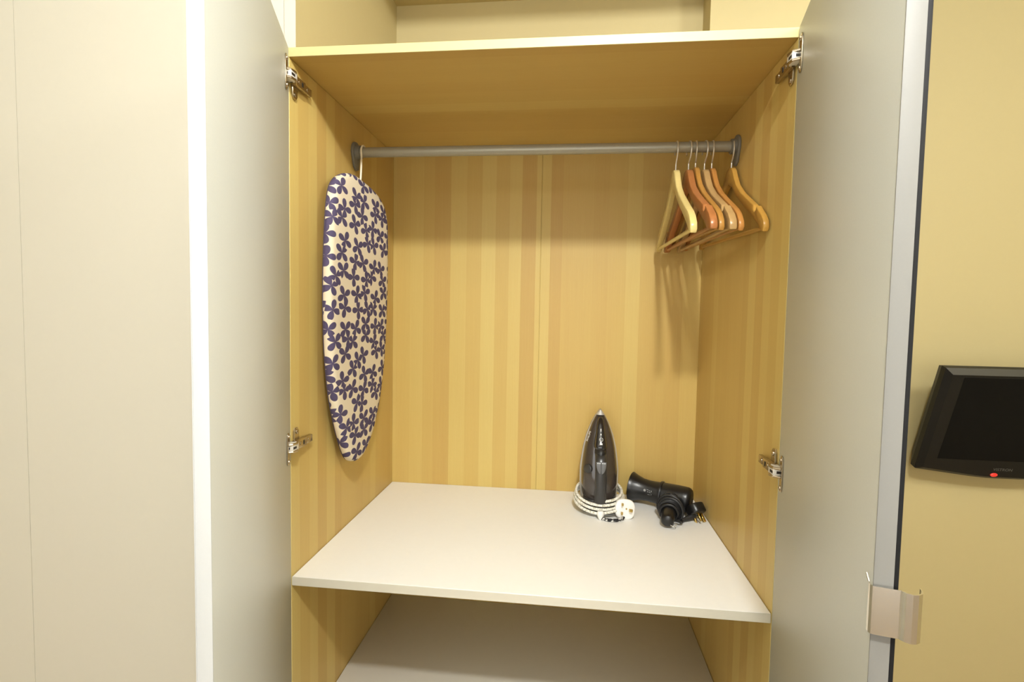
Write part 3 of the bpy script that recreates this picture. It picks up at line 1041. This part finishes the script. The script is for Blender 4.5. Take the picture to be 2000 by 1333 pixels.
# printed mark on the nozzle: a disc and small lines of lettering
side = (hx_ - ax_ * hx_.dot(ax_)).normalized()


def on_barrel(s, deg, rad):
    a = math.radians(deg)
    return A0 + ax_ * s + (side * math.cos(a) + ax_.cross(side) * math.sin(a)) * rad


sgn_up = 1 if ax_.cross(side)[2] > 0 else -1
bm = bmesh.new()
pc = on_barrel(0.044, sgn_up * 24, 0.0279)
nr = (pc - (A0 + ax_ * 0.044)).normalized()
add_lathe(bm, [(-0.001, 0.0031), (0.0003, 0.0031), (0.0003, 0.0)], pc, nr, 16)
new_object('printed_disc', bm, M['print_grey'], noz, HB)
for s_, dg, ls, lc in ((0.0515, 30, 0.0045, 0.0011), (0.0525, 20, 0.0012, 0.0030), (0.0570, 27, 0.0035, 0.0013), (0.0580, 18, 0.0045, 0.0011),
                       (0.0620, 26, 0.0012, 0.0042), (0.0560, 6, 0.0060, 0.0009), (0.0625, 9, 0.0011, 0.0032)):
    pc = on_barrel(s_, sgn_up * dg, 0.0281)
    nr = (pc - (A0 + ax_ * s_)).normalized()
    bm = bmesh.new()
    add_box(bm, (-ls / 2, -lc / 2, -0.0006), (ls / 2, lc / 2, 0.0003), 0, 1, 0, frame(pc, ax_, nr.cross(ax_)))
    new_object('printed_mark', bm, M['print_grey'], noz, HB)
# flex wound round the handle
bm = bmesh.new()
e1 = hx_.orthogonal().normalized()
e2 = hx_.cross(e1)
wind = []
for k in range(0, 61):
    t_ = 2 * math.pi * k / 12.0
    s_ = 0.056 + 0.032 * k / 60.0 + 0.005 * math.sin(t_ * 0.5)
    rr = 0.0225 + 0.0022 * math.sin(t_ * 0.37)
    p_ = h0 + hx_ * s_ + (e1 * math.cos(t_) + e2 * math.sin(t_)) * rr
    p_.z = max(p_.z, 0.0036)
    wind.append(p_)
wind += [Vector((0.790, 0.352, 0.012)), Vector((0.800, 0.372, 0.0045)), Vector((0.812, 0.388, 0.0045)), Vector((0.822, 0.394, 0.010))]
add_tube(bm, smooth_path(wind, 3), 0.0034, 9)
new_object('flex', bm, M['black_matt'], dryer, HB)
bm = bmesh.new()   # a second, looser layer of turns
wind = []
for k in range(0, 31):
    t_ = 2 * math.pi * k / 12.0 + 0.8
    p_ = h0 + hx_ * (0.080 - 0.022 * k / 30.0 + 0.004 * math.sin(t_)) + (e1 * math.cos(t_) + e2 * math.sin(t_)) * (0.0295 + 0.0028 * math.sin(t_ * 0.8))
    p_.z = max(p_.z, 0.0036)
    wind.append(p_)
add_tube(bm, smooth_path(wind, 3), 0.0034, 9)
new_object('flex_loop', bm, M['black_matt'], dryer, HB)
bm = bmesh.new()   # hanging ring at the end of the handle
rc = h1 + Vector((0.014, 0.002, -0.010))
add_tube(bm, [rc + Vector((0.0075 * math.cos(t_ * math.pi / 8), 0.0062 * math.sin(t_ * math.pi / 8), 0.0016 + 0.004 * (0.5 + 0.5 * math.sin(t_ * math.pi / 8)))) for t_ in range(16)], 0.0009, 6, closed=True)
new_object('hanging_ring', bm, M['wire'], dryer, HB)
bm = bmesh.new()
add_tube(bm, smooth_path([(0.800, 0.377, 0.0065), (0.812, 0.383, 0.0075), (0.824, 0.390, 0.0105), (0.832, 0.396, 0.014)], 4), [0.0036, 0.0042, 0.0047, 0.0051, 0.0055, 0.006, 0.0065, 0.007, 0.0076, 0.0082, 0.0088, 0.0094, 0.010], 12)
new_object('strain_relief', bm, M['black_matt'], dryer, HB)
plug(dryer, HB, (0.8420, 0.392, 0.0180), (0.86, 0.48, -0.02), (0.362, -0.621, 0.67), M['black'], 0.021, 0.041, 0.027)

# ------------------------------------------------------------------ television on the rear wall
TW, TH = 0.535, 0.362
tilt = math.radians(18.6)
TB = (1.618 + TW / 2, 0.83, 0.027)
tv = thing('television', 'small black flat television with a red power lamp tilted down on a wall bracket', 'television', TB)
dn = Vector((0, math.sin(tilt), -math.cos(tilt)))      # down the face
nf = Vector((0, -math.cos(tilt), -math.sin(tilt)))     # out of the face
OT = Vector((1.626, 0.731, 0.366))                     # top left corner of the front


def tp_(a, b, c):
    return OT + Vector((1, 0, 0)) * a + dn * b + nf * c


ol = [(0.0, 0.0), (TW, 0.0), (TW, 0.350), (TW - 0.005, 0.3535), (TW - 0.17, TH + 0.012), (TW - 0.22, TH + 0.016), (0.22, TH + 0.016), (0.17, TH + 0.012), (0.005, 0.3535), (0.0, 0.350)]
bm = bmesh.new()
inner = [(0.017, 0.017), (TW - 0.017, 0.017), (TW - 0.017, 0.338), (TW - 0.022, 0.342), (TW - 0.176, TH), (TW - 0.22, TH + 0.003), (0.22, TH + 0.003), (0.176, TH), (0.022, 0.342), (0.017, 0.338)]
back = [(0.01, 0.01), (TW - 0.01, 0.01), (TW - 0.01, 0.315), (TW - 0.02, 0.325), (TW - 0.17, TH), (TW - 0.22, TH), (0.22, TH), (0.17, TH), (0.02, 0.325), (0.01, 0.315)]
add_loft(bm, [[tp_(a, b, c) for a, b in r] for r, c in ((back, -0.055), (ol, -0.030), (ol, -0.012), (inner, 0.0))])
cs = new_object('casing', bm, M['tv_frame'], tv, TB, angle=20)
bm = bmesh.new()
add_loft(bm, [[tp_(a, b, c) for a, b in ((0.0, -0.0004), (TW, -0.0004), (TW - 0.017, 0.0166), (0.017, 0.0166))] for c in (-0.0125,)] +
         [[tp_(0.0, -0.0006, -0.0118), tp_(TW, -0.0006, -0.0118), tp_(TW - 0.017, 0.0164, 0.0004), tp_(0.017, 0.0164, 0.0004)]])
new_object('top_bevel', bm, M['tv_bevel'], tv, TB, smooth=False)  # lighter sheet over the casing, painted-in light along the top
bm = bmesh.new()
sx0, sy0, sx1, sy1 = 0.050, 0.024, TW - 0.050, 0.306
add_box(bm, (sx0, sy0, -0.004), (sx1, sy1, 0.0008), 0.0006, 1, 0, Matrix(((1, dn[0], nf[0], OT[0]), (0, dn[1], nf[1], OT[1]), (0, dn[2], nf[2], OT[2]), (0, 0, 0, 1))))
new_object('screen', bm, M['tv_screen'], tv, TB, smooth=False)
bm = bmesh.new()
pl_ = tp_(0.2275, 0.357, 0.0)
add_lathe(bm, [(-0.001, 0.0105), (0.0015, 0.0103), (0.003, 0.0085), (0.0036, 0.0)], pl_, nf, 24, squash=0.62)
new_object('power_lamp', bm, M['red_lamp'], tv, TB)
text_object('lettering', 'VISTRON', 0.0135, frame(tp_(0.2475, 0.3375, 0.0006), (1, 0, 0), -dn), M['print_dim'], tv, TB)
bm = bmesh.new()
add_box(bm, (TB[0] - 0.06, YT - 0.012, 0.12), (TB[0] + 0.06, YT - 0.0005, 0.30), 0.002, 1)
add_tube(bm, [(TB[0], YT - 0.01, 0.21), (TB[0], 0.835, 0.215)], 0.014, 12)
add_box(bm, (-0.06, -0.06, -0.004), (0.06, 0.06, 0.004), 0.001, 1, 0, frame(tp_(TW / 2, 0.17, -0.057), (1, 0, 0), dn))
new_object('wall_bracket', bm, M['tv_frame'], tv, TB)
